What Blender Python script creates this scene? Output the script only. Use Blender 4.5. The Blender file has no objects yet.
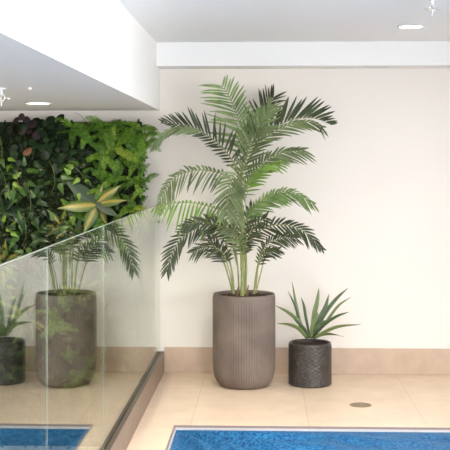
import bpy, bmesh, math, random
from mathutils import Vector as V, Matrix
random.seed(7)
C = bpy.context.scene.collection
SC = bpy.context.scene
R = math.radians
F = 1100.0; TH = R(2.2); CAMZ = 1.615; WD = 8.46
GX = -0.826                      # plane of the glass balustrade

def at(px, py, D):
    """world point seen at (px,py) of the photo when it stands D metres in front of the camera (wall direction)"""
    u = (px - 225) / F
    dx = -math.sin(TH) + u * math.cos(TH); dy = math.cos(TH) + u * math.sin(TH)
    k = D / dy
    return V((k * dx, D - WD, CAMZ - (py - 163) * k / F))

# ------------------------------------------------------------------ materials
def mat(name, col, rough=0.5, spec=0.5, metal=0.0, noise=None, bump=None, col2=None, trans=0.0, coat=0.0, noise_lo=0.35, noise_hi=0.65):
    m = bpy.data.materials.new(name); m.use_nodes = True
    nt = m.node_tree; b = nt.nodes['Principled BSDF']
    b.inputs['Base Color'].default_value = (*col, 1)
    b.inputs['Roughness'].default_value = rough
    b.inputs['Specular IOR Level'].default_value = spec
    b.inputs['Metallic'].default_value = metal
    b.inputs['Coat Weight'].default_value = coat
    tc = nt.nodes.new('ShaderNodeTexCoord')
    if noise:
        n = nt.nodes.new('ShaderNodeTexNoise'); n.inputs['Scale'].default_value = noise; n.inputs['Detail'].default_value = 5
        nt.links.new(tc.outputs['Object'], n.inputs['Vector'])
        mr = nt.nodes.new('ShaderNodeMapRange'); mr.inputs[1].default_value = noise_lo; mr.inputs[2].default_value = noise_hi
        nt.links.new(n.outputs['Fac'], mr.inputs[0])
        mx = nt.nodes.new('ShaderNodeMix'); mx.data_type = 'RGBA'
        mx.inputs[6].default_value = (*col, 1); mx.inputs[7].default_value = (*(col2 or col), 1)
        nt.links.new(mr.outputs[0], mx.inputs[0]); nt.links.new(mx.outputs[2], b.inputs['Base Color'])
    if bump:
        n2 = nt.nodes.new('ShaderNodeTexNoise'); n2.inputs['Scale'].default_value = bump[0]; n2.inputs['Detail'].default_value = 4
        nt.links.new(tc.outputs['Object'], n2.inputs['Vector'])
        bp = nt.nodes.new('ShaderNodeBump'); bp.inputs['Strength'].default_value = bump[1]; bp.inputs['Distance'].default_value = bump[2]
        nt.links.new(n2.outputs['Fac'], bp.inputs['Height']); nt.links.new(bp.outputs[0], b.inputs['Normal'])
    if trans:
        out = nt.nodes['Material Output']
        tl = nt.nodes.new('ShaderNodeBsdfTranslucent')
        src = b.inputs['Base Color'].links
        if src: nt.links.new(src[0].from_socket, tl.inputs['Color'])
        else: tl.inputs['Color'].default_value = (*col, 1)
        ms = nt.nodes.new('ShaderNodeMixShader'); ms.inputs[0].default_value = trans
        nt.links.new(b.outputs[0], ms.inputs[1]); nt.links.new(tl.outputs[0], ms.inputs[2]); nt.links.new(ms.outputs[0], out.inputs['Surface'])
    return m

def glow(name, col, s):
    m = bpy.data.materials.new(name); m.use_nodes = True
    b = m.node_tree.nodes['Principled BSDF']
    b.inputs['Emission Color'].default_value = (*col, 1); b.inputs['Emission Strength'].default_value = s
    return m

def glass_mat(name='balustrade_glass', ior=1.64):
    m = bpy.data.materials.new(name); m.use_nodes = True; nt = m.node_tree; nt.nodes.clear()
    out = nt.nodes.new('ShaderNodeOutputMaterial')
    geo = nt.nodes.new('ShaderNodeNewGeometry')
    mr = nt.nodes.new('ShaderNodeMapRange'); mr.inputs[3].default_value = ior; mr.inputs[4].default_value = 1 / ior
    nt.links.new(geo.outputs['Backfacing'], mr.inputs[0])
    fr = nt.nodes.new('ShaderNodeFresnel'); nt.links.new(mr.outputs[0], fr.inputs['IOR'])
    tr = nt.nodes.new('ShaderNodeBsdfTransparent'); tr.inputs['Color'].default_value = (0.93, 0.965, 0.94, 1)
    gl = nt.nodes.new('ShaderNodeBsdfGlossy'); gl.inputs['Roughness'].default_value = 0.0
    gl.inputs['Color'].default_value = (0.97, 0.99, 0.96, 1)
    mx = nt.nodes.new('ShaderNodeMixShader')
    nt.links.new(fr.outputs[0], mx.inputs[0]); nt.links.new(tr.outputs[0], mx.inputs[1]); nt.links.new(gl.outputs[0], mx.inputs[2])
    nt.links.new(mx.outputs[0], out.inputs['Surface'])
    return m

def tile_mat():
    """large beige stone floor tiles with fine grout lines, world coordinates"""
    m = bpy.data.materials.new('beige_stone_tiles'); m.use_nodes = True; nt = m.node_tree
    b = nt.nodes['Principled BSDF']; b.inputs['Roughness'].default_value = 0.42
    geo = nt.nodes.new('ShaderNodeNewGeometry')
    mp = nt.nodes.new('ShaderNodeMapping'); mp.inputs['Location'].default_value = (-0.2545, 0.46, 0)
    nt.links.new(geo.outputs['Position'], mp.inputs['Vector'])
    br = nt.nodes.new('ShaderNodeTexBrick'); br.offset = 0.0
    br.inputs['Scale'].default_value = 1.0; br.inputs['Brick Width'].default_value = 0.727; br.inputs['Row Height'].default_value = 1.3
    br.inputs['Mortar Size'].default_value = 0.0025; br.inputs['Mortar Smooth'].default_value = 0.2
    br.inputs['Color1'].default_value = (.74, .575, .43, 1); br.inputs['Color2'].default_value = (.77, .605, .455, 1)
    br.inputs['Mortar'].default_value = (.58, .44, .32, 1)
    nt.links.new(mp.outputs[0], br.inputs['Vector'])
    n = nt.nodes.new('ShaderNodeTexNoise'); n.inputs['Scale'].default_value = 5; n.inputs['Detail'].default_value = 8; n.inputs['Roughness'].default_value = .65
    nt.links.new(geo.outputs['Position'], n.inputs['Vector'])
    mr = nt.nodes.new('ShaderNodeMapRange'); mr.inputs[1].default_value = .3; mr.inputs[2].default_value = .7; mr.inputs[3].default_value = .9; mr.inputs[4].default_value = 1.06
    nt.links.new(n.outputs['Fac'], mr.inputs[0])
    mx = nt.nodes.new('ShaderNodeMix'); mx.data_type = 'RGBA'; mx.blend_type = 'MULTIPLY'; mx.inputs[0].default_value = 1
    cb = nt.nodes.new('ShaderNodeCombineColor')
    for k in range(3): nt.links.new(mr.outputs[0], cb.inputs[k])
    nt.links.new(br.outputs['Color'], mx.inputs[6]); nt.links.new(cb.outputs[0], mx.inputs[7])
    nt.links.new(mx.outputs[2], b.inputs['Base Color'])
    return m

def stripe_leaf(name, edge, mid, rough=.4):
    """leaf with a coloured stripe down the middle; u = across the blade"""
    m = bpy.data.materials.new(name); m.use_nodes = True; nt = m.node_tree
    b = nt.nodes['Principled BSDF']; b.inputs['Roughness'].default_value = rough
    uv = nt.nodes.new('ShaderNodeUVMap'); sp = nt.nodes.new('ShaderNodeSeparateXYZ'); nt.links.new(uv.outputs[0], sp.inputs[0])
    mul = nt.nodes.new('ShaderNodeMapping'); mul.inputs['Scale'].default_value = (14, 1.5, 1); nt.links.new(uv.outputs[0], mul.inputs[0])
    n = nt.nodes.new('ShaderNodeTexNoise'); n.inputs['Scale'].default_value = 1.2; nt.links.new(mul.outputs[0], n.inputs['Vector'])
    a = nt.nodes.new('ShaderNodeMath'); a.operation = 'SUBTRACT'; a.inputs[1].default_value = .5; nt.links.new(sp.outputs[0], a.inputs[0])
    ab = nt.nodes.new('ShaderNodeMath'); ab.operation = 'ABSOLUTE'; nt.links.new(a.outputs[0], ab.inputs[0])
    ad = nt.nodes.new('ShaderNodeMath'); ad.operation = 'MULTIPLY_ADD'; ad.inputs[1].default_value = .5; nt.links.new(n.outputs['Fac'], ad.inputs[0]); nt.links.new(ab.outputs[0], ad.inputs[2])
    mr = nt.nodes.new('ShaderNodeMapRange'); mr.inputs[1].default_value = .30; mr.inputs[2].default_value = .55; nt.links.new(ad.outputs[0], mr.inputs[0])
    mx = nt.nodes.new('ShaderNodeMix'); mx.data_type = 'RGBA'; mx.inputs[6].default_value = (*mid, 1); mx.inputs[7].default_value = (*edge, 1)
    nt.links.new(mr.outputs[0], mx.inputs[0]); nt.links.new(mx.outputs[2], b.inputs['Base Color'])
    return m

M = dict(
    wall=mat('warm_white_wall', (.87, .825, .77), .7, .3, noise=2.0, col2=(.88, .835, .78)),
    ceil=mat('white_ceiling_paint', (.92, .935, .94), .8, .3),
    bulk=mat('white_bulkhead_paint', (.9, .9, .89), .7, .3),
    sill=mat('beige_stone_skirting', (.53, .40, .30), .45, .5, noise=9, col2=(.60, .46, .345), bump=(40, .1, .002)),
    tile=tile_mat(),
    lower=mat('dark_landing_stone', (.09, .08, .07), .6, noise=5, col2=(.12, .10, .09)),
    rail=mat('bronze_rail_metal', (.20, .145, .115), .32, .5, metal=.55, noise=14, col2=(.25, .185, .15)),
    railtop=mat('dark_bronze_metal', (.10, .075, .055), .4, .4, metal=.3),
    glass=glass_mat(),
    edge=mat('polished_glass_edge', (.27, .30, .25), .25, .6),
    clay=mat('fluted_taupe_clay', (.135, .103, .085), .55, .3, noise=5, col2=(.20, .158, .132), bump=(60, .15, .002)),
    weave=mat('charcoal_woven_pot', (.036, .030, .027), .42, .6, noise=12, col2=(.06, .052, .046)),
    soil=mat('dark_bark_soil', (.02, .012, .008), .9, .2, noise=60, col2=(.05, .028, .016)),
    chip=mat('bark_chips', (.05, .028, .016), .9, .2, noise=30, col2=(.12, .07, .04)),
    chrome=mat('brushed_steel', (.62, .60, .56), .3, .5, metal=1),
    brass=mat('worn_brass', (.28, .22, .13), .4, .5, metal=.7, noise=80, col2=(.4, .32, .2)),
    hole=mat('dark_drain_hole', (.02, .018, .015), .8),
    white=mat('white_enamel', (.85, .85, .84), .4),
    rim=mat('pale_pool_trim', (.56, .54, .53), .35, .5),
    edge_shade=mat('pool_edge_shade_mauve', (.26, .20, .19), .5),  # mauve is the shadow on the stone edge, put into the colour
    basin=mat('blue_mosaic_basin', (.02, .12, .3), .4, noise=60, col2=(.03, .2, .42)),
    lampglow=glow('lamp_glow', (1, .96, .9), 14),
    lampwarm=glow('lamp_glow_warm', (1, .86, .68), 14),
    stem=mat('palm_stem_green', (.20, .26, .075), .45, noise=20, col2=(.30, .31, .11)),
    sheath=mat('palm_sheath_brown', (.16, .10, .05), .7),
    p_dark=mat('palm_leaf_dark', (.034, .046, .018), .42, .5, noise=6, col2=(.075, .10, .04), trans=.1),
    p_mid=mat('palm_leaf_mid', (.085, .115, .042), .42, .5, noise=6, col2=(.22, .29, .12), trans=.14),
    p_lite=mat('palm_leaf_light', (.12, .21, .06), .42, .5, noise=6, col2=(.33, .44, .17), trans=.18),
    p_brite=mat('palm_leaf_bright', (.13, .27, .03), .42, .5, noise=5, col2=(.30, .47, .09), trans=.2),
    agave=stripe_leaf('strap_leaf_green', (.20, .24, .09), (.10, .16, .055)),
    agave2=stripe_leaf('strap_leaf_dark', (.09, .13, .05), (.03, .075, .03)),
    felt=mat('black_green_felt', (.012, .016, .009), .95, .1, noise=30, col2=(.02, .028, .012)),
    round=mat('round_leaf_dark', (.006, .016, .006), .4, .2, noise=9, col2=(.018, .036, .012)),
    round2=mat('round_leaf_green', (.014, .036, .012), .4, .25, noise=9, col2=(.03, .07, .02)),
    plum=mat('plum_leaf', (.022, .012, .014), .3, .5),
    copper=mat('copper_leaf', (.28, .14, .07), .4, .5, noise=20, col2=(.14, .06, .03)),
    pothos=mat('pointed_leaf_green', (.035, .09, .016), .35, .4, noise=7, col2=(.09, .19, .03), trans=.15),
    pothos2=mat('pointed_leaf_deep', (.012, .036, .010), .35, .4, noise=7, col2=(.03, .075, .018), trans=.1),
    lime=mat('lime_leaf', (.13, .27, .03), .4, .4, noise=7, col2=(.27, .42, .06), trans=.2),
    fern=mat('fern_green', (.05, .15, .014), .5, .4, noise=28, col2=(.30, .52, .06), trans=.3),
    fern2=mat('fern_deep', (.025, .085, .012), .5, .4, noise=28, col2=(.15, .32, .035), trans=.25),
    fern3=mat('fern_yellow', (.14, .27, .02), .5, .4, noise=28, col2=(.44, .56, .08), trans=.3),
    varieg=stripe_leaf('variegated_yellow_leaf', (.06, .12, .02), (.33, .28, .07)),
    slate=stripe_leaf('slate_green_leaf', (.035, .07, .035), (.013, .036, .022), .55),
    stalk=mat('green_stalk', (.10, .15, .04), .5),
    twig=mat('brown_twig', (.14, .07, .035), .7),
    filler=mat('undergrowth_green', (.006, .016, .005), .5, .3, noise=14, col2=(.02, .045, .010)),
    frame=mat('window_frame_white', (.8, .8, .8), .4),
)
# water: opaque deep blue body under a rippled gloss
def water_mat():
    m = mat('rippled_blue_water', (.012, .13, .36), .45, .10)
    nt = m.node_tree; b = nt.nodes['Principled BSDF']
    geo = nt.nodes.new('ShaderNodeNewGeometry')
    n = nt.nodes.new('ShaderNodeTexNoise'); n.inputs['Scale'].default_value = 55; n.inputs['Detail'].default_value = 4; n.inputs['Roughness'].default_value = .7
    nt.links.new(geo.outputs['Position'], n.inputs['Vector'])
    mr = nt.nodes.new('ShaderNodeMapRange'); mr.inputs[1].default_value = .42; mr.inputs[2].default_value = .60; nt.links.new(n.outputs['Fac'], mr.inputs[0])
    mx = nt.nodes.new('ShaderNodeMix'); mx.data_type = 'RGBA'
    mx.inputs[6].default_value = (.006, .06, .17, 1); mx.inputs[7].default_value = (.035, .19, .40, 1)
    nt.links.new(mr.outputs[0], mx.inputs[0]); nt.links.new(mx.outputs[2], b.inputs['Base Color'])
    bp = nt.nodes.new('ShaderNodeBump'); bp.inputs['Strength'].default_value = .5; bp.inputs['Distance'].default_value = .006
    nt.links.new(n.outputs['Fac'], bp.inputs['Height']); nt.links.new(bp.outputs[0], b.inputs['Normal'])
    return m
M['water'] = water_mat()

# ------------------------------------------------------------------ helpers
def link(name, me, m=None, parent=None, smooth=False):
    o = bpy.data.objects.new(name, me); C.objects.link(o)
    for mm in (m if isinstance(m, (list, tuple)) else [m]):
        if mm: me.materials.append(mm)
    if smooth:
        for p in me.polygons: p.use_smooth = True
    if parent: o.parent = parent
    return o
def obj(name, bm, m, parent=None, smooth=False):
    me = bpy.data.meshes.new(name); bm.normal_update(); bm.to_mesh(me); bm.free()
    return link(name, me, m, parent, smooth)
def tag(o, label, cat, group=None, kind=None):
    o['label'] = label; o['category'] = cat
    if group: o['group'] = group
    if kind: o['kind'] = kind
    return o
def thing(name, loc, label, cat, group=None, rz=0):
    o = bpy.data.objects.new(name, None); C.objects.link(o); o.location = loc; o.rotation_euler = (0, 0, rz)
    o.empty_display_size = .05
    return tag(o, label, cat, group)
def struct(o): o['kind'] = 'structure'; return o
def box(bm, x0, x1, y0, y1, z0, z1, bev=0):
    r = bmesh.ops.create_cube(bm, size=1, matrix=Matrix.Translation(((x0+x1)/2, (y0+y1)/2, (z0+z1)/2)) @ Matrix.Diagonal((x1-x0, y1-y0, z1-z0, 1)))
    if bev:
        es = {e for v in r['verts'] for e in v.link_edges}
        bmesh.ops.bevel(bm, geom=list(es), offset=bev, segments=2, affect='EDGES')
def boxo(name, dims, m, parent=None, bev=0):
    bm = bmesh.new(); box(bm, *dims, bev=bev); return obj(name, bm, m, parent)
def lathe(bm, prof, n=48, fn=None, cap_bottom=True, close=False):
    rings = []
    for i, (r, z) in enumerate(prof):
        ring = []
        for k in range(n):
            a = 2*math.pi*k/n
            rr = r if fn is None else fn(i, k, r, z)
            ring.append(bm.verts.new((rr*math.cos(a), rr*math.sin(a), z)))
        rings.append(ring)
    for a, b in zip(rings, rings[1:]):
        for k in range(n):
            bm.faces.new((a[k], a[(k+1) % n], b[(k+1) % n], b[k]))
    if cap_bottom: bm.faces.new(list(reversed(rings[0])))
    if close: bm.faces.new(rings[-1])
    return rings
def tube(bm, pts, rads, n=8):
    prev = None; rings = []
    for i, p in enumerate(pts):
        t = (pts[min(i+1, len(pts)-1)] - pts[max(i-1, 0)]).normalized()
        s = t.cross(V((0, 1, 0.13))).normalized(); u = s.cross(t)
        r = rads[i] if isinstance(rads, (list, tuple)) else rads
        rings.append([bm.verts.new(p + (s*math.cos(2*math.pi*k/n) + u*math.sin(2*math.pi*k/n))*r) for k in range(n)])
    for a, b in zip(rings, rings[1:]):
        for k in range(n): bm.faces.new((a[k], a[(k+1) % n], b[(k+1) % n], b[k]))
    bm.faces.new(rings[0]); bm.faces.new(list(reversed(rings[-1])))
def spline(P, n):
    """Catmull-Rom through P, n samples"""
    Q = [P[0]*2-P[1]] + list(P) + [P[-1]*2-P[-2]]
    seg = len(P)-1; out = []
    for i in range(n):
        t = i/(n-1)*seg; k = min(int(t), seg-1); f = t-k
        a, b, c, d = Q[k], Q[k+1], Q[k+2], Q[k+3]
        out.append(.5*((2*b)+(c-a)*f+(2*a-5*b+4*c-d)*f*f+(3*b-a-3*c+d)*f**3))
    return out
def blade(bm, pts, widths, wvec, fold=.25, uvl=None, nrm=None):
    """leaf blade: folded strip of three verts per ring along pts"""
    rows = []
    n = len(pts)
    for i, p in enumerate(pts):
        t = (pts[min(i+1, n-1)] - pts[max(i-1, 0)]).normalized()
        w = wvec - t*wvec.dot(t)
        if w.length < 1e-5: w = t.orthogonal()
        w.normalize(); nn = w.cross(t)
        hw = widths[i]/2
        rows.append((bm.verts.new(p - w*hw + nn*hw*fold), bm.verts.new(p), bm.verts.new(p + w*hw + nn*hw*fold)))
    for i, (a, b) in enumerate(zip(rows, rows[1:])):
        for k in (0, 1):
            f = bm.faces.new((a[k], a[k+1], b[k+1], b[k])); f.smooth = True
            if uvl:
                for lp, (uu, vv) in zip(f.loops, ((k/2, i/(n-1)), ((k+1)/2, i/(n-1)), ((k+1)/2, (i+1)/(n-1)), (k/2, (i+1)/(n-1)))):
                    lp[uvl].uv = (uu, vv)

# ------------------------------------------------------------------ room shell
CZ = 2.517; BZ = 2.02
struct(boxo('wall_back', (-4.2, 4.6, 0, .2, -1.5, 2.75), M['wall']))
struct(boxo('ceiling', (GX, 4.6, -13, .2, CZ, CZ+.2), M['ceil']))
struct(boxo('trim_1', (GX, 4.6, -.26, 0, CZ-.178, CZ), M['bulk']))                 # downstand beam along the back wall
bm = bmesh.new(); box(bm, -4.2, GX, -13, 0, BZ, CZ+.2); struct(obj('trim_2', bm, M['bulk']))   # dropped ceiling over the left side
# floor with the opening of the pool
PX0, PX1, PY1, PY0 = -.575, 3.3, -1.695, -9.6
bm = bmesh.new()
box(bm, -.90, PX0, -13, 0, -.3, 0); box(bm, PX0, PX1, PY1, 0, -.3, 0); box(bm, PX1, 4.6, -13, 0, -.3, 0); box(bm, PX0, PX1, -13, PY0, -.3, 0)
struct(obj('floor', bm, M['tile']))
struct(boxo('floor_lower', (-4.2, -.90, -13, 0, -1.5, -1.3), M['lower']))
struct(boxo('wall_left', (-4.4, -4.2, -13, .2, -1.5, 2.75), M['wall']))
struct(boxo('wall_rear_blocker', (-4.4, GX, -13.2, -13, -1.5, 2.75), M['wall']))  # unseen wall added to darken the soffit and living wall
struct(boxo('trim_3', (-.92, -.90, -13, 0, -1.3, -.0), M['wall']))
struct(boxo('baseboard_back', (-.793, 4.6, -.014, 0, 0, .197), M['sill'], bev=.002))
# right wall with windows
WINS = [(-12.2, -8.7), (-8.2, -4.4)]
bm = bmesh.new(); ys = -13
for a, b in WINS: box(bm, 4.4, 4.6, ys, a, 0, CZ); ys = b
box(bm, 4.4, 4.6, ys, 0, 0, CZ)
for a, b in WINS: box(bm, 4.4, 4.6, a, b, 0, .25); box(bm, 4.4, 4.6, a, b, 2.4, CZ)
struct(obj('wall_right', bm, M['wall']))
for i, (a, b) in enumerate(WINS):
    bm = bmesh.new()
    for y in (a, (a+b)/2-.03, b-.06): box(bm, 4.46, 4.54, y, y+.06, .25, 2.4)
    box(bm, 4.46, 4.54, a, b, .25, .31); box(bm, 4.46, 4.54, a, b, 2.34, 2.4)
    struct(obj('window_%d' % (i+1), bm, M['frame']))

# ------------------------------------------------------------------ pool
t = thing('swimming_pool', (0, 0, 0), 'blue swimming pool sunk in the beige floor, framed by a thin pale rim', 'pool')
bm = bmesh.new()
box(bm, PX0+.004, PX1, PY1-.02, PY1-.004, -.9, -.04); box(bm, PX0+.004, PX0+.02, PY0, PY1-.004, -.9, -.04)
box(bm, PX1-.02, PX1-.004, PY0, PY1, -.9, -.04); box(bm, PX0, PX1, PY0, PY0+.02, -.9, -.04); box(bm, PX0, PX1, PY0, PY1, -.95, -.9)
obj('basin', bm, M['basin'], t)
def ring(x0, x1, y0, y1, w, z0, z1, m, name):
    bm = bmesh.new()
    box(bm, x0, x1, y1-w, y1, z0, z1); box(bm, x0, x1, y0, y0+w, z0, z1)
    box(bm, x0, x0+w, y0+w, y1-w, z0, z1); box(bm, x1-w, x1, y0+w, y1-w, z0, z1)
    return obj(name, bm, m, t)
ring(PX0, PX1, PY0, PY1, .008, -.04, -.001, M['edge_shade'], 'edge_shade_strip')  # strip painting the shade on the pool's inner stone face
ring(PX0+.008, PX1-.008, PY0+.008, PY1-.008, .009, -.04, -.014, M['rim'], 'rim')
# water surface with ripples
x0, x1, y0, y1 = PX0+.016, PX1-.016, PY0+.016, PY1-.016
bm = bmesh.new(); nx, ny = 150, 110
def hgt(x, y):
    a = x-x0; b = y1-y
    d = math.hypot(a, b)+.05; ang = math.atan2(b, a)
    fan = math.sin(ang*17+1.3*math.sin(a*9))*.045*math.exp(-d*1.1)*min(1, d*4)
    w = .0025*math.sin(x*19+2*math.sin(y*5))+.002*math.sin(y*31+x*7)+.002*math.sin((x+y)*23)
    return -.027+(fan+w)*min(1, min(a, b)*7)
grid = []
for j in range(ny+1):
    yy = y1-(y1-y0)*(j/ny)**2.2
    grid.append([bm.verts.new((x0+(x1-x0)*(i/nx)**1.3, yy, hgt(x0+(x1-x0)*(i/nx)**1.3, yy))) for i in range(nx+1)])
for a, b in zip(grid, grid[1:]):
    for i in range(nx): bm.faces.new((a[i], b[i], b[i+1], a[i+1]))
obj('water', bm, M['water'], t, True)

# ------------------------------------------------------------------ glass balustrade
t = thing('glass_balustrade', (GX, 0, 0), 'frameless clear glass balustrade in a bronze base rail, in front of the living wall', 'balustrade')
bm = bmesh.new()
W = .033; RZ = .163
box(bm, W-.004, W, -8.2, -.004, 0, RZ, bev=.0015); box(bm, -W, -W+.004, -8.2, -.004, 0, RZ, bev=.001); box(bm, -W+.004, W-.004, -8.2, -.004, 0, .05)
obj('base_rail', bm, M['rail'], t)
bm = bmesh.new(); box(bm, .0055, W-.004, -8.2, -.004, RZ-.02, RZ-.001); box(bm, -W+.004, -.0055, -8.2, -.004, RZ-.02, RZ-.001)  # widened over the rail top to paint its darker, reflective tone
obj('gasket_dark_top', bm, M['railtop'], t)
bm = bmesh.new(); box(bm, -W, W, -.004, -.0005, 0, RZ); obj('end_cap', bm, M['railtop'], t)
joints = [.02, 1.46, 2.93, 4.36, 5.81, 7.26]
tilt = [0, 0, .0, -.0015, -.001]
for i, (a, b) in enumerate(zip(joints, joints[1:])):
    g = .002; T = .004; top = 1.298
    p = boxo('glass_panel', (-T, T, -(b-a)/2+g, (b-a)/2-g, .055, top), M['glass'], t)
    p.location = (0, -(a+b)/2, 0); p.rotation_euler = (0, 0, tilt[i])
    e = boxo('polished_edge', (-T, T, -(b-a)/2+g, (b-a)/2-g, top, top+.0025), M['edge'], p)
    e = boxo('polished_edge', (-.002, .002, -(b-a)/2+g-.001, -(b-a)/2+g, RZ, top), M['edge'], p)

# ------------------------------------------------------------------ lamps, sprinklers, drain
def downlight(p, label, gm, energy, col):
    t = thing('recessed_ceiling_light', p, label, 'ceiling light', 'recessed ceiling lights')
    bm = bmesh.new(); lathe(bm, [(.078, 0), (.090, 0), (.092, -.003), (.078, -.006), (.076, -.002)], 40, cap_bottom=False)
    obj('trim_ring', bm, M['white'], t, True)
    bm = bmesh.new(); lathe(bm, [(.0775, -.003), (.0775, -.0005)], 40, close=True); obj('lens', bm, gm, t)
    l = bpy.data.lights.new('lamp', 'AREA'); l.shape = 'DISK'; l.size = .15; l.energy = energy; l.color = col; l.spread = R(150)
    lo = bpy.data.objects.new('lamp', l); C.objects.link(lo); lo.parent = t; lo.location = (0, 0, -.008)
    return t
pr = at(411, 27, 7.30); pl = at(38, 102.5, 7.36)
downlight((pr.x, pr.y, CZ), 'lit round recessed light in the main white ceiling, right of the palm', M['lampglow'], 3, (1, .95, .9))
downlight((pl.x, pl.y, BZ), 'lit round recessed light in the low grey soffit above the living wall', M['lampwarm'], 10, (1, .84, .66))
for (x, y, e) in ((.25, -3.2, 30), (1.0, -3.2, 3), (2.4, -1.1, 3), (2.4, -3.2, 3), (.25, -5.6, 22), (1.0, -5.6, 4), (2.4, -5.6, 3)):  # out of view; the strong ones are added to brighten the left wall
    l = bpy.data.lights.new('lamp', 'AREA'); l.shape = 'DISK'; l.size = .15; l.energy = e; l.color = (1, .95, .9); l.spread = R(150)
    lo = bpy.data.objects.new('lamp', l); C.objects.link(lo); lo.location = (x, y, CZ-.01)
for (x, y) in ((-2.6, -1.1), (-1.53, -3.4), (-2.6, -3.4), (-1.53, -5.6)):
    l = bpy.data.lights.new('lamp', 'AREA'); l.shape = 'DISK'; l.size = .15; l.energy = 7; l.color = (1, .84, .66); l.spread = R(150)
    lo = bpy.data.objects.new('lamp', l); C.objects.link(lo); lo.location = (x, y, BZ-.01)

def sprinkler(p, label, s=1.0):
    p = (p[0], p[1], p[2]+.002); t = thing('fire_sprinkler', p, label, 'sprinkler', 'ceiling fire sprinklers')
    bm = bmesh.new(); lathe(bm, [(.030*s, 0), (.028*s, -.006*s), (.014*s, -.010*s)], 24, cap_bottom=False, close=True); obj('escutcheon', bm, M['white'], t, True)
    bm = bmesh.new(); tube(bm, [V((0, 0, -.008*s)), V((0, 0, -.038*s))], .009*s, 12)
    for k in (-1, 1):
        tube(bm, [V((k*.006*s, 0, -.034*s)), V((k*.018*s, 0, -.045*s)), V((k*.017*s, 0, -.062*s)), V((0, 0, -.078*s))], .0035*s, 8)
    tube(bm, [V((0, 0, -.038*s)), V((0, 0, -.085*s))], .004*s, 8)
    obj('body', bm, M['white'], t, True)
    bm = bmesh.new(); rr = lathe(bm, [(.004*s, -.055*s), (.05*s, -.056*s), (.05*s, -.060*s), (.004*s, -.061*s)], 24, fn=lambda i, k, r, z: r if r < .01*s else r*(.8 if k % 2 else 1), cap_bottom=True, close=True)
    obj('deflector', bm, M['chrome'], t)
    bm = bmesh.new(); tube(bm, [V((0, 0, -.083*s)), V((0, 0, -.10*s))], [.006*s, .003*s], 8); obj('tip', bm, M['white'], t)
    return t
p = at(1, 84, 5.9); sprinkler((p.x, p.y, BZ), 'small white fire sprinkler under the low grey soffit at the far left', 1.0)
p = at(432, 1, 6.1); sprinkler((p.x, p.y, CZ), 'small fire sprinkler hanging from the main white ceiling, right of its light', .95)
p = at(30, 87, 5.86)
t = thing('ceiling_sensor', (p.x, p.y, BZ), 'tiny white sensor dot on the low soffit beside its light', 'sensor')
bm = bmesh.new(); lathe(bm, [(.012, 0), (.011, -.008), (.006, -.013)], 16, cap_bottom=False, close=True); obj('housing', bm, M['white'], t, True)
bm = bmesh.new(); lathe(bm, [(.004, -.0125), (.003, -.016)], 12, close=True); obj('eye', bm, M['chrome'], t, True)

p = at(360.5, 404, 7.37)
t = thing('floor_drain', (p.x, p.y, 0), 'round brass floor drain set in the beige tiles near the pool', 'drain')
bm = bmesh.new(); lathe(bm, [(.056, .0), (.073, .0), (.073, .002), (.070, .003), (.058, .003), (.056, .001)], 48, cap_bottom=False); obj('drain_ring', bm, M['brass'], t, True)
bm = bmesh.new(); lathe(bm, [(.0565, .0004), (.0565, .0008)], 40, close=True); obj('drain_cup', bm, M['hole'], t)
bm = bmesh.new()
for k in range(-4, 5):
    h = math.sqrt(.055**2-(k*.012)**2); box(bm, -h, h, k*.012-.0042, k*.012+.0042, .001, .0025)
box(bm, -.004, .004, -.054, .054, .0012, .0023)
obj('drain_grate', bm, M['brass'], t)

# ------------------------------------------------------------------ palm in fluted pot
PD = 7.99; pc = at(244, 390, PD)
palm = thing('potted_palm', (pc.x, pc.y, 0), 'tall feathery palm in a large taupe fluted pot against the white wall', 'potted plant')
RM = .226; RZ_ = .668
prof = [(.150, 0), (.165, .003), (.180, .012), (.197, .032), (.210, .06), (.218, .095), (.223, .14), (RM, .20), (RM, .30), (RM, .42), (RM, .54), (RM, .64), (RM-.001, .655), (RM-.004, RZ_), (RM-.016, RZ_+.001), (RM-.02, .655), (RM-.022, .60)]
NR = 76
def flute(i, k, r, z):
    if z > .648 or z < .03 or i > 12: return r
    amp = .0022*min(1, (z-.02)/.05)
    return r + amp*(abs(math.sin(math.pi*(k % 5)/5))*2-1)
bm = bmesh.new(); lathe(bm, prof, NR*5, fn=flute); obj('pot', bm, M['clay'], palm, True)
def soil_disc(r, z, parent, n=160, rr=.008):
    bm = bmesh.new(); rings = lathe(bm, [(r, z-.02), (r, z), (r*.75, z+.006), (r*.45, z+.010), (r*.15, z+.012)], 40, fn=lambda i, k, q, zz: q*(1+.0*k), close=True)
    o = obj('soil', bm, M['soil'], parent, True)
    bm = bmesh.new()
    for i in range(n):
        a = random.random()*6.283; q = r*math.sqrt(random.random())*.94
        mtx = Matrix.Translation((q*math.cos(a), q*math.sin(a), z+.010-.006*q/r)) @ Matrix.Rotation(random.random()*6.28, 4, 'Z') @ Matrix.Rotation(random.uniform(-.6, .6), 4, 'X') @ Matrix.Diagonal((random.uniform(1, 2.4)*rr, random.uniform(.6, 1.2)*rr, rr*.5, 1))
        bmesh.ops.create_icosphere(bm, subdivisions=1, radius=1, matrix=mtx)
    c = obj('bark_mulch', bm, M['chip'], o); c['kind'] = 'stuff'
soil_disc(RM-.021, .645, palm)
inv = V((-pc.x, -pc.y, 0))
def L(px, py, d=0): return at(px, py, PD+d) + inv     # a point of the palm, d metres nearer/farther than its pot's middle

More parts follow.
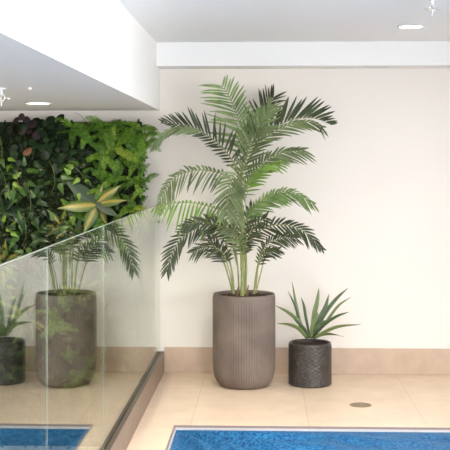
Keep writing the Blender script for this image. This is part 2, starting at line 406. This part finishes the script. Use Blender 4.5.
def palm_frond(pts, n=24, Lm=.2, m='p_mid', up=1.0, dn=1.0, s0=.22, beta=.35, droop=.05, w=.0135, roll=0.0, a0=62, a1=22, stemr=.0042, tipl=.62):
    """pts = rachis; leaflets in pairs along it; up/dn scale the leaflets of each side"""
    n = round(n*.86); w *= 1.32; Lm *= 1.1; a1 += 8
    P = spline([L(*p) for p in pts], 40)
    fr = bmesh.new()
    tube(fr, P, [stemr*(1-.8*i/39)+.0006 for i in range(40)], 6)
    f = obj('frond', fr, M['stem'], palm, True)
    bm = bmesh.new()
    ln = [0]
    for a, b in zip(P, P[1:]): ln.append(ln[-1]+(b-a).length)
    tot = ln[-1]
    for i in range(n):
        for side in (1, -1):
            s = s0+(1-s0)*((i+.25*(side > 0))/(n-1+.3)); s = min(s, .995)
            d = s*tot; k = 0
            while k < 38 and ln[k+1] < d: k += 1
            f_ = (d-ln[k])/max(1e-6, ln[k+1]-ln[k]); p = P[k].lerp(P[k+1], f_)
            tg = (P[min(k+2, 39)]-P[max(k-1, 0)]).normalized()
            N = V((0, -1, 0)); N = (Matrix.Rotation(roll, 3, tg) @ N); N = (N - tg*N.dot(tg)).normalized()
            S = N.cross(tg).normalized()        # points to the left of the travel direction, as seen from the camera
            q = (s-s0)/(1-s0)
            env = (.55+.45*math.sin(math.pi*min(1, q*1.15+.12))) if q < .55 else 1-(1-tipl)*((q-.55)/.45)**1.5
            ll = Lm*env*(up if side > 0 else dn)*random.uniform(.82, 1.08)
            if ll < .01: continue
            an = R(a0+(a1-a0)*q)*random.uniform(.86, 1.14)
            bt = beta+random.uniform(-.28, .28)
            dr = tg*math.cos(an) + (S*side*math.cos(bt) + N*math.sin(bt))*math.sin(an)
            dr.normalize(); g = droop*random.uniform(.6, 1.4)*ll/.2
            pp = [p + dr*ll*u + V((0, 0, -1))*g*u*u for u in (0, .2, .45, .7, .88, 1)]
            ww = [w*x*(.75+.25*env) for x in (.45, .9, 1.0, .8, .45, .05)]
            wv = dr.cross((N + S*random.uniform(-.8, .8) + V((0, 0, random.uniform(-.7, .5)))).normalized())
            blade(bm, pp, ww, wv, fold=.35)
    obj('leaflets', bm, M[m], f)
    return f

# (side +1 = S: to the left of the travelling direction as seen from the camera)
# fronds further back first
palm_frond([(243, 165, .05), (252, 135, .16), (263, 113, .24), (273, 98, .30)], 18, .19, 'p_dark', s0=.40, beta=-.1, a0=64, a1=18, droop=.01, tipl=.75)
palm_frond([(243, 175, .02), (243, 138, .08), (235, 110, .12), (228, 95, .12), (222, 86, .10)], 27, .235, 'p_lite', up=1.1, dn=.8, s0=.22, a0=66, a1=34, tipl=.6, droop=.03, beta=.1)
palm_frond([(243, 170, -.02), (262, 138, .04), (288, 121, .06), (312, 118, .02), (330, 124, -.02)], 25, .19, 'p_dark', up=1.05, dn=.0, s0=.25, a0=52, a1=20, droop=.0, beta=-.1, tipl=.28, w=.019)
palm_frond([(243, 172, -.03), (262, 141, .02), (288, 125, .03), (310, 122, .0), (322, 127, -.04)], 22, .16, 'p_mid', up=.35, dn=1.0, s0=.2, a0=35, a1=14, droop=.03, beta=.25)
palm_frond([(240, 188, -.05), (246, 160, -.10), (257, 130, -.16), (270, 108, -.22)], 25, .20, 'p_mid', up=.85, dn=.9, s0=.12, a0=52, a1=18, droop=.03, beta=.15)
palm_frond([(240, 150, -.02), (247, 130, -.08), (258, 116, -.12), (272, 108, -.16)], 18, .15, 'p_lite', up=.9, dn=.7, s0=.1, a0=42, a1=16, droop=.04, beta=.15)
palm_frond([(240, 195, -.02), (255, 170, -.06), (275, 155, -.10), (302, 150, -.12)], 23, .18, 'p_mid', up=.55, dn=1.0, s0=.15, a0=44, a1=14, droop=.04, beta=.2)
palm_frond([(240, 200, -.05), (250, 182, -.1), (262, 168, -.14), (280, 162, -.2)], 18, .15, 'p_brite', up=.3, dn=1.0, s0=.1, a0=44, a1=18, droop=.04, beta=.2)
palm_frond([(240, 182, .0), (232, 160, .02), (214, 140, .02), (190, 127, -.02), (163, 122, -.06)], 28, .165, 'p_dark', up=.55, dn=1.1, s0=.16, a0=66, a1=14, droop=.0, beta=-.05, tipl=.25)
palm_frond([(205, 133, -.06), (188, 129, -.10), (170, 131, -.12), (154, 145, -.16)], 17, .10, 'p_mid', up=1.0, dn=.5, s0=.1, a0=26, a1=10, droop=.03, beta=.1, stemr=.002)
palm_frond([(240, 195, .0), (226, 176, -.05), (200, 170, -.12), (177, 176, -.2), (164, 192, -.26), (158, 206, -.30)], 28, .16, 'p_mid', up=1.0, dn=.45, s0=.22, a0=64, a1=22, droop=.06, beta=.3, tipl=.4)
palm_frond([(243, 172, -.12), (236, 172, -.22), (230, 184, -.30), (228, 200, -.34), (227, 212, -.35)], 20, .145, 'p_mid', up=1, dn=1.0, s0=.15, a0=66, a1=24, droop=.05, beta=.2)
palm_frond([(246, 178, -.10), (238, 186, -.20), (234, 200, -.26), (238, 222, -.30)], 18, .12, 'p_mid', up=.9, dn=.9, s0=.1, a0=60, a1=24, droop=.04, beta=.2)
palm_frond([(240, 240, -.03), (226, 214, -.10), (200, 204, -.20), (176, 203, -.28), (154, 207, -.34)], 26, .165, 'p_brite', up=1.05, dn=.2, s0=.2, a0=92, a1=34, droop=.08, beta=.15, tipl=.22)
palm_frond([(238, 268, -.05), (228, 236, -.12), (206, 226, -.18), (184, 236, -.24), (173, 252, -.26), (167, 270, -.27)], 26, .15, 'p_dark', up=.8, dn=.8, s0=.28, a0=60, a1=16, droop=.03, beta=.2)
palm_frond([(237, 265, -.1), (232, 240, -.16), (220, 226, -.2), (200, 222, -.25), (184, 226, -.28)], 20, .13, 'p_dark', up=.9, dn=.8, s0=.25, a0=58, a1=20, droop=.05, beta=.2)
palm_frond([(233, 290, -.08), (229, 270, -.12), (222, 252, -.16), (208, 246, -.2), (194, 252, -.22)], 18, .12, 'p_dark', up=.9, dn=.8, s0=.42, a0=58, a1=20, droop=.05, beta=.2, w=.011)
palm_frond([(232, 291, .05), (226, 268, .05), (219, 250, .04), (208, 239, .02)], 14, .12, 'p_dark', s0=.5, a0=58, a1=24, beta=.1, w=.011)
palm_frond([(242, 232, .0), (253, 210, .0), (270, 196, -.02), (290, 192, -.06), (313, 203, -.1)], 26, .17, 'p_lite', up=.4, dn=1.0, s0=.15, a0=50, a1=14, droop=.02, beta=.15, tipl=.4)
palm_frond([(243, 225, .05), (254, 208, .06), (268, 197, .06), (284, 194, .04)], 18, .13, 'p_brite', up=.3, dn=1.0, s0=.2, a0=46, a1=18, droop=.05, beta=.15)
palm_frond([(244, 258, -.05), (254, 236, -.10), (275, 225, -.16), (300, 229, -.2), (322, 248, -.22)], 26, .14, 'p_dark', up=.7, dn=.9, s0=.2, a0=56, a1=12, droop=.03, beta=.2, tipl=.35)
palm_frond([(256, 288, .0), (259, 262, -.04), (266, 246, -.08), (280, 238, -.12), (296, 238, -.15)], 20, .115, 'p_dark', up=.8, dn=1.0, s0=.45, a0=54, a1=20, droop=.04, beta=.2, w=.011)
palm_frond([(254, 290, .08), (258, 268, .08), (264, 255, .06), (278, 250, .04)], 14, .10, 'p_dark', up=.8, dn=.9, s0=.5, a0=50, a1=24, droop=.04, beta=.1, w=.011)
palm_frond([(244, 262, -.15), (246, 242, -.22), (254, 226, -.28), (266, 218, -.32)], 18, .12, 'p_dark', up=.9, dn=.9, s0=.2, a0=56, a1=24, droop=.05, beta=.2)
palm_frond([(241, 270, -.15), (240, 248, -.22), (234, 232, -.28), (224, 226, -.33)], 17, .12, 'p_mid', up=.9, dn=.9, s0=.3, a0=56, a1=24, droop=.06, beta=.2)
palm_frond([(243, 262, .1), (243, 240, .14), (246, 222, .18), (252, 208, .2)], 17, .12, 'p_dark', s0=.2, a0=56, a1=24, beta=.1)
# trunks and petioles
def stalk(pts, r0, r1, m='stem', name='stem'):
    P = spline([L(*p) for p in pts], 18)
    bm = bmesh.new(); tube(bm, P, [r0+(r1-r0)*(i/17)**.8 + (.0012 if i in (4, 9) else 0) for i in range(18)], 12)
    return obj(name, bm, M[m], palm, True)
stalk([(242.5, 296, -.06), (242.5, 260, -.05), (242, 220, -.04), (241, 180, -.02), (243, 160, 0)], .0155, .007)
stalk([(245, 294, .0), (246, 260, .01), (244, 225, .03), (243, 205, .05)], .011, .005)
stalk([(234, 294, -.02), (232, 272, -.04), (228, 254, -.08), (226, 240, -.1)], .0085, .004)
stalk([(233, 293, .05), (227, 272, .06), (221, 256, .06), (216, 246, .05)], .005, .003)
stalk([(254, 294, -.02), (257, 270, -.02), (262, 250, -.05), (268, 240, -.08)], .0085, .004)
stalk([(256, 293, .06), (261, 272, .08), (265, 258, .08), (272, 250, .06)], .005, .003)
stalk([(239, 293, .05), (238, 270, .03), (236, 250, .0), (236, 230, -.05)], .006, .004)
for (x, d, h) in ((237, -.07, 10), (247, -.05, 11), (240, .03, 9)):
    stalk([(x, 296, d), (x+.5, 296-h*.5, d), (x+1.5, 296-h, d)], .011, .003, 'sheath', 'dry_sheath')

# ------------------------------------------------------------------ small strap-leaved plant
SD = 8.05; sc_ = at(310, 388, SD)
agv = thing('potted_yucca', (sc_.x, sc_.y, 0), 'small spiky strap-leaved plant in a dark woven cylinder pot, right of the palm', 'potted plant')
r_ = .152; prof = [(r_-.006, 0), (r_-.002, .004)]
NB = 21
for i in range(NB):
    z = .006+.288*i/NB
    prof += [(r_, z), (r_+.005, z+.288/NB*.5)]
prof += [(r_+.001, .296), (r_+.002, .305), (r_-.004, .309), (r_-.012, .307), (r_-.014, .295), (r_-.015, .26)]
def wv(i, k, r, z):
    if z > .294 or z < .005 or r < r_-.001: return r
    row = int((z-.006)/(.288/NB)); return r - .0018*(1 if ((k//6)+row) % 2 else -1)
bm = bmesh.new(); lathe(bm, prof, 240, fn=wv); obj('pot', bm, M['weave'], agv, True)
soil_disc(r_-.015, .285, agv, 90, .007)
inv2 = V((-sc_.x, -sc_.y, 0))
def LS(px, py, d=0): return at(px, py, SD+d)+inv2
def strap(pts, w, m='agave', ax=0.0):
    P = spline([LS(*p) for p in pts], 14)
    bm = bmesh.new(); uvl = bm.loops.layers.uv.new('UVMap')
    w *= .86; ws = [w*x for x in (.72, .75, .8, .88, .95, 1, 1, .98, .92, .82, .68, .5, .28, .03)]
    blade(bm, P, ws, Matrix.Rotation(ax, 3, 'Z') @ V((1, 0, .35 if pts[-1][0] < 310 else -.35)), fold=.35, uvl=uvl)
    o = obj('leaf', bm, M[m], agv)
    md = o.modifiers.new('thick', 'SOLIDIFY'); md.thickness = .0018
B = 338
strap([(309, B, .03), (300, 322, .06), (296, 304, .08), (292, 281, .10)], .028)
strap([(308, B, .02), (301, 328, .03), (296, 308, .03), (288, 291, .02)], .026, 'agave2')
strap([(311, B, .05), (314, 315, .08), (317, 302, .10), (319, 288, .11)], .040, 'agave')
strap([(312, B, .03), (318, 322, .03), (325, 308, .04), (329, 294, .05)], .042, 'agave2')
strap([(313, B, .06), (324, 315, .08), (336, 299, .10), (348, 288, .10)], .032, 'agave2')
strap([(313, B, .04), (326, 322, .06), (338, 306, .07), (351, 297, .08)], .024, 'agave')
strap([(313, B, .0), (325, 324, .0), (337, 316, -.02), (349, 312, -.03)], .026, 'agave2')
strap([(314, B, -.02), (326, 331, -.03), (340, 326, -.05), (361, 324.5, -.08)], .030)
strap([(314, B, -.05), (324, 334, -.08), (334, 334, -.11), (344, 337, -.13)], .030, 'agave')
strap([(308, B, -.01), (299, 322, -.03), (288, 312, -.06), (275, 305.5, -.09)], .032)
strap([(307, B, -.04), (298, 328, -.07), (288, 324, -.10), (277, 323.5, -.13)], .032, 'agave')
strap([(310, B, -.03), (316, 328, -.04), (324, 322, -.05), (331, 321, -.06)], .034, 'agave2')
strap([(309, B, -.03), (305, 330, -.05), (298, 322, -.07), (293, 318, -.08)], .030, 'agave2')
strap([(311, B, -.03), (312, 326, -.05), (316, 318, -.06), (318, 312, -.06)], .030, 'agave')
strap([(310, B, .06), (306, 318, .09), (304, 306, .12), (301, 297, .14)], .024, 'agave2')

# ------------------------------------------------------------------ living wall
GX0, GX1, GZ0, GZ1 = -2.35, -.965, -.55, 1.93
struct_panel = thing('living_wall_panel', ((GX0+GX1)/2, 0, 0), 'dark felt planting panel carrying the living wall behind the glass balustrade', 'planter')
cx = (GX0+GX1)/2
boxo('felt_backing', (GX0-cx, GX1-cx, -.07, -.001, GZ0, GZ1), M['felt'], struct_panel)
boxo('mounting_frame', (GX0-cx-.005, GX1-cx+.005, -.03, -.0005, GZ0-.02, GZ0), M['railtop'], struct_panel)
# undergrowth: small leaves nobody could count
boxo('added_felt_strip', (GX1-cx, -.865-cx, -.05, -.001, GZ0, 1.22), M['felt'], struct_panel)  # dark strip added behind the glass to keep its reflections clean
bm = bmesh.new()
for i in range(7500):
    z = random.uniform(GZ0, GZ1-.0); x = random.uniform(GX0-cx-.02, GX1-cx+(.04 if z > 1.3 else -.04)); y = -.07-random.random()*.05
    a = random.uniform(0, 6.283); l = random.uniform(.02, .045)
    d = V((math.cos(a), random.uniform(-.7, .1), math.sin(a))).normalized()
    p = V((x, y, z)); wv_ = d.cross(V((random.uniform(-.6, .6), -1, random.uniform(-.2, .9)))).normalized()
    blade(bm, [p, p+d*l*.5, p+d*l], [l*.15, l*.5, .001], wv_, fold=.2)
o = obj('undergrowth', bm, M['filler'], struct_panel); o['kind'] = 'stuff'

def leaf_mesh(name, l, w, shape, m, curl=.2, n=8, fold=.25, droop=.0):
    """leaf along +X from the origin with its face to +Z, curling down"""
    bm = bmesh.new(); uvl = bm.loops.layers.uv.new('UVMap')
    pts = [V((l*i/(n-1), 0, -curl*l*(i/(n-1))**2)) for i in range(n)]
    ws = []
    for i in range(n):
        u = i/(n-1)
        if shape == 'round': x = math.sqrt(max(0, 1-(2*u-1)**2))
        elif shape == 'heart': x = min(1, (u/.18)**.6)*(1-u)**.75*1.35 if u > 0 else .15
        else: x = math.sin(math.pi*min(1, (u*.97+.06))**.8)
        ws.append(max(.02*w, w*x))
    blade(bm, pts, ws, V((0, 1, 0)), fold=fold, uvl=uvl)
    me = bpy.data.meshes.new(name); bm.to_mesh(me); bm.free(); me.materials.append(M[m]); return me
def fern_mesh(name, l, w, m, n=20, curl=.35, tooth=True):
    """fern frond along +X; pinnae are toothed blades"""
    bm = bmesh.new()
    def P(u): return V((l*u*(1-.12*u), 0, .10*l*math.sin(u*2.2)-curl*l*u*u))
    tube(bm, [P(i/8) for i in range(9)], [.0016*(1-i/10) for i in range(9)], 5)
    for i in range(n):
        u = .10+.89*i/n; p = P(u); tg = (P(u+.02)-p).normalized()
        env = math.sin(math.pi*min(1, (.22+.78*u)))**.75 if u > .36 else .75+.25*u/.36
        for s in (1, -1):
            d = (tg*.42+V((0, s, .12+random.uniform(-.15, .15)))).normalized(); ll = w*.5*env*random.uniform(.9, 1.08)+.004
            k = [0, .15, .3, .45, .6, .75, .88, 1]; wd = l/n*.66
            ws = [wd*a for a in (.6, 1.05, .72, 1.0, .6, .8, .42, .05)]
            blade(bm, [p+d*ll*q+V((0, 0, -.18*ll*q*q)) for q in k], ws, tg-d*tg.dot(d), fold=.12)
    me = bpy.data.meshes.new(name); bm.to_mesh(me); bm.free(); me.materials.append(M[m]); return me
LM = {
 'round': [leaf_mesh('leaf', .075, .068, 'round', 'round', .15), leaf_mesh('leaf', .06, .055, 'round', 'round', .1), leaf_mesh('leaf', .062, .058, 'round', 'round2', .1)],
 'plum': [leaf_mesh('leaf', .07, .065, 'round', 'plum', .12), leaf_mesh('leaf', .06, .055, 'round', 'round', .1)],
 'copper': [leaf_mesh('leaf', .075, .06, 'round', 'copper', .45, fold=.5), leaf_mesh('leaf', .06, .055, 'round', 'round', .1), leaf_mesh('leaf', .065, .06, 'round', 'round2', .1)],
 'pothos': [leaf_mesh('leaf', .095, .045, 'heart', 'pothos', .25), leaf_mesh('leaf', .08, .04, 'heart', 'pothos2', .3), leaf_mesh('leaf', .10, .042, 'lance', 'pothos2', .25)],
 'lime': [leaf_mesh('leaf', .085, .046, 'heart', 'lime', .25), leaf_mesh('leaf', .085, .04, 'heart', 'pothos', .25), leaf_mesh('leaf', .07, .034, 'heart', 'pothos2', .3)],
 'varieg': [leaf_mesh('leaf', .24, .088, 'lance', 'varieg', .22), leaf_mesh('leaf', .21, .082, 'lance', 'varieg', .3), leaf_mesh('leaf', .25, .085, 'lance', 'slate', .15)],
 'slate': [leaf_mesh('leaf', .24, .08, 'lance', 'slate', .2), leaf_mesh('leaf', .16, .045, 'lance', 'pothos2', .3), leaf_mesh('leaf', .17, .045, 'lance', 'varieg', .3)],
 'fern': [fern_mesh('frond', .25, .085, 'fern', 15), fern_mesh('frond', .20, .075, 'fern', 13), fern_mesh('frond', .24, .08, 'fern2', 14)],
 'darkfern': [fern_mesh('frond', .23, .07, 'fern2', 15), fern_mesh('frond', .2, .06, 'fern2', 14), fern_mesh('frond', .2, .065, 'fern', 14)],
 'limefern': [fern_mesh('frond', .25, .095, 'fern3', 14), fern_mesh('frond', .24, .085, 'fern', 14), fern_mesh('frond', .2, .075, 'fern2', 12)],
}
def stems_mesh(n, l):
    bm = bmesh.new()
    for i in range(n):
        a = 6.283*i/n+random.uniform(-.3, .3); d = V((math.cos(a), -1.1, math.sin(a))).normalized()
        tube(bm, [V((0, 0, 0)), d*l*.5+V((0, -.005, .005)), d*l], [.0022, .0018, .0014], 5)
    me = bpy.data.meshes.new('stems'); bm.to_mesh(me); bm.free(); me.materials.append(M['stalk']); return me
def runner_mesh(k):
    bm = bmesh.new(); P = spline([V((0, -.03, -.10)), V((.03*k, -.12, -.02)), V((.01*k, -.14, .07)), V((-.04*k, -.13, .15))], 14)
    tube(bm, P, [.0028-.0001*i for i in range(14)], 5)
    me = bpy.data.meshes.new('runner'); bm.to_mesh(me); bm.free(); me.materials.append(M['stalk'] if k > 0 else M['twig']); return me
RUN = [runner_mesh(1), runner_mesh(1.6), runner_mesh(-1.2)]
STEMS = [stems_mesh(7, .06), stems_mesh(6, .05)]
def add_part(name, me, parent, mtx):
    o = bpy.data.objects.new(name, me); C.objects.link(o); o.parent = parent; o.matrix_local = mtx
def orient(d, face):
    """matrix whose X is d and whose Z is close to face"""
    x = d.normalized(); z = (face-x*face.dot(x)).normalized(); y = z.cross(x)
    return Matrix(((x.x, y.x, z.x), (x.y, y.y, z.y), (x.z, y.z, z.z))).to_4x4()
def scale_m(s): return Matrix.Diagonal((s, s, s, 1))
KN = {
 'round': ('round_leaved_plant', 'dark glossy round-leaved plant'), 'plum': ('round_leaved_plant', 'plant with round plum leaves'),
 'copper': ('round_leaved_plant', 'dark plant with one curled copper leaf'),
 'pothos': ('trailing_vine', 'mid-green vine with pointed leaves'), 'lime': ('trailing_vine', 'vine with lime-green pointed leaves'),
 'varieg': ('variegated_plant', 'rosette with broad yellow-streaked leaves'), 'slate': ('broad_leaved_plant', 'plant with long dark slate-green leaves'),
 'fern': ('fern', 'bright green feathery fern'), 'darkfern': ('fern', 'deep green narrow-fronded fern'), 'limefern': ('fern', 'yellow-green lacy fern'),
}
ROWW = ['top', 'second', 'third', 'fourth', 'fifth', 'sixth', 'seventh', 'eighth', 'ninth', 'lowest']
COLW = ['rightmost', 'second from right', 'third from right', 'fourth from right', 'fifth from right', 'sixth from right', 'seventh from right']
def wall_plant(kind, x, z, row, col, scale=1.0, leaves=None):
    nm, desc = KN[kind]
    t = thing(nm, (x, -.075, z), f'{desc} in living wall, {ROWW[row]} row, {COLW[col]}', 'plant', 'plants of the living wall')
    add_part('stems', random.choice(STEMS), t, Matrix.Identity(4))
    if leaves:
        for (k, d, face, s, off) in leaves: add_part('leaf', LM[k[0]][k[1]], t, Matrix.Translation(off) @ orient(V(d), V(face)) @ scale_m(s))
        return t
    if kind in ('fern', 'darkfern', 'limefern'):
        n = 17
        for i in range(n):
            a = 6.283*i/n+random.uniform(-.6, .6); out = random.uniform(.35, 1.0)
            d = V((math.cos(a), -out, math.sin(a)+.15))
            if row == 0 and d.z > .3: d.z *= .3
            s = scale*random.uniform(.7, .98)
            off = V((random.uniform(-.07, .07), -random.uniform(0, .05), random.uniform(-.07, .03 if row == 0 else .07)))
            add_part('frond', LM[kind][random.choice((0, 1, 2))], t, Matrix.Translation(off) @ orient(d, V((random.uniform(-.3, .3), -1, .75))) @ scale_m(s))
    elif kind in ('round', 'plum', 'copper'):
        n = 15
        for i in range(n):
            a = random.uniform(0, 6.283); q = .105*math.sqrt(random.random())
            off = V((q*math.cos(a), -random.uniform(.03, .12), min(q*math.sin(a), .035 if row == 0 else 9)))
            me = LM[kind][0 if i < 1+5*(kind != 'copper') else random.choice((0, 1, 2)[1:] if kind != 'plum' else (0, 1))]
            if kind == 'copper' and i == 0: off = V((.0, -.15, -.02))
            b = random.uniform(0, 6.283)
            add_part('leaf', me, t, Matrix.Translation(off) @ orient(V((math.cos(b), random.uniform(-.5, .1), math.sin(b)-.3)), V((random.uniform(-.5, .5), -1, random.uniform(.1, 1.1)))) @ scale_m(random.uniform(.75, 1.1)*scale))
    elif kind in ('pothos', 'lime'):
        n = 17
        add_part('runner', random.choice(RUN), t, Matrix.Rotation(random.uniform(-.5, .5), 4, 'Y'))
        for i in range(n):
            a = random.uniform(0, 6.283); q = .12*math.sqrt(random.random())
            off = V((q*math.cos(a), -random.uniform(.03, .13), min(q*math.sin(a), .03 if row == 0 else 9)))
            b = a+random.uniform(-.9, .9)
            add_part('leaf', LM[kind][random.choice((0, 1, 2))], t, Matrix.Translation(off) @ orient(V((math.cos(b), random.uniform(-.5, .0), math.sin(b)-.35)), V((random.uniform(-.5, .5), -1, random.uniform(.1, 1.2)))) @ scale_m(random.uniform(.7, 1.1)*scale))
    else:
        n = 9
        for i in range(n):
            a = 6.283*i/n+random.uniform(-.2, .2); out = random.uniform(.35, .8)
            add_part('leaf', LM[kind][random.choice((0, 1, 2) if kind == 'slate' else (0, 1, 0))], t, orient(V((math.cos(a), -out, math.sin(a)-.1)), V((random.uniform(-.3, .3), -1, .8))) @ scale_m(random.uniform(.7, 1.0)*scale))
    return t
grid_kinds = [
 ['fern', 'fern', 'darkfern', 'round', 'plum', 'round', 'round'],
 ['fern', 'limefern', 'round', 'round', 'copper', 'lime', 'pothos'],
 ['darkfern', 'darkfern', 'lime', 'pothos', 'pothos', 'lime', 'pothos'],
 ['limefern', 'HERO', 'darkfern', 'varieg2', 'pothos', 'slate', 'pothos'],
 ['fern', 'darkfern', 'pothos', 'pothos', 'pothos', 'lime', 'pothos'],
 ['pothos', 'lime', 'pothos', 'round', 'pothos', 'varieg', 'round'],
 ['fern', 'round', 'varieg', 'pothos', 'round', 'lime', 'round'],
 ['round', 'pothos', 'round', 'fern', 'varieg', 'round', 'pothos'],
 ['pothos', 'round', 'pothos', 'round', 'pothos', 'round', 'round'],
 ['round', 'round', 'darkfern', 'round', 'round', 'pothos', 'round'],
]
for r, row in enumerate(grid_kinds):
    for c, k in enumerate(row):
        if c == 0 and r > 3: continue
        x = -1.0-.208*c+random.uniform(-.02, .02); z = 1.895-.208*r+random.uniform(-.02, .02)
        if c == 0: x = -.968
        if k == 'HERO':
            hp = at(97, 203, 8.3); f = (0, -1, .5)
            o0 = (0, -.10, 0)
            lv = [(('varieg', 2), (-.80, -.12, .66), f, 1.3, o0), (('varieg', 0), (-1, -.38, .0), (0, -1, .5), 1.2, (0, -.11, -.01)), (('varieg', 1), (.66, -.3, .62), (-.5, -1, .2), 1.1, o0),
                  (('varieg', 0), (.98, -.45, .25), (.3, -1, .7), .95, (0.02, -.12, 0)), (('varieg', 2), (.85, -.4, -.42), (0, -1, .4), .85, (0, -.13, 0)), (('varieg', 0), (-.35, -.4, -1), (.3, -1, .2), 1.05, o0),
                  (('varieg', 1), (.25, -.3, .95), f, .7, (0, -.08, 0)), (('varieg', 1), (.35, -.2, -.95), (-.3, -1, .2), .9, (0, -.08, 0))]
            wall_plant('varieg', hp.x, hp.z, r, c, leaves=lv)
        elif k == 'varieg2':
            hp = at(60, 226, 8.3); wall_plant('varieg', hp.x, hp.z, r, c, .85)
        else:
            wall_plant(k, x, z, r, c, 1.0 if c else .85)
# a lone brown tendril over the top of the planting
t = thing('dry_tendril', (at(82, 116, 8.32).x, -.14, 1.955), 'thin brown dry tendril curling above the top of the living wall', 'twig')
a = at(86, 124, 8.32); base = V(t.location)
bm = bmesh.new(); tube(bm, spline([at(87, 126, 8.34)-base, at(85, 120, 8.32)-base, at(80, 115, 8.32)-base, at(74, 112.5, 8.32)-base], 14), [.0022-.0001*i for i in range(14)], 6); obj('tendril', bm, M['twig'], t, True)

# ------------------------------------------------------------------ light from the windows and the glazed end behind the camera
w = bpy.data.worlds.new('daylight'); SC.world = w; w.use_nodes = True
bg = w.node_tree.nodes['Background']; bg.inputs[0].default_value = (.95, .97, 1, 1); bg.inputs[1].default_value = 3.7
for i, (a, b) in enumerate(WINS):
    l = bpy.data.lights.new('window_daylight', 'AREA'); l.shape = 'RECTANGLE'; l.size = b-a; l.size_y = 2.1; l.energy = 130; l.spread = R(125); l.color = (1, .98, .95)
    o = bpy.data.objects.new('window_daylight', l); C.objects.link(o); o.location = (4.40, (a+b)/2, 1.3); o.rotation_euler = (0, R(90), 0)
    o.rotation_euler = (R(90), 0, R(90))

# ------------------------------------------------------------------ camera
cam = bpy.data.cameras.new('camera'); co = bpy.data.objects.new('camera', cam); C.objects.link(co); SC.camera = co
co.location = (0, -WD, CAMZ); co.rotation_euler = (R(90), 0, TH)
cam.sensor_width = 36; cam.lens = F/450*36; cam.shift_y = -(225-163)/450; cam.clip_end = 60
vs = SC.view_settings; vs.view_transform = 'Standard'; vs.look = 'None'; vs.gamma = 1; vs.exposure = 0.53; vs.use_curve_mapping = False
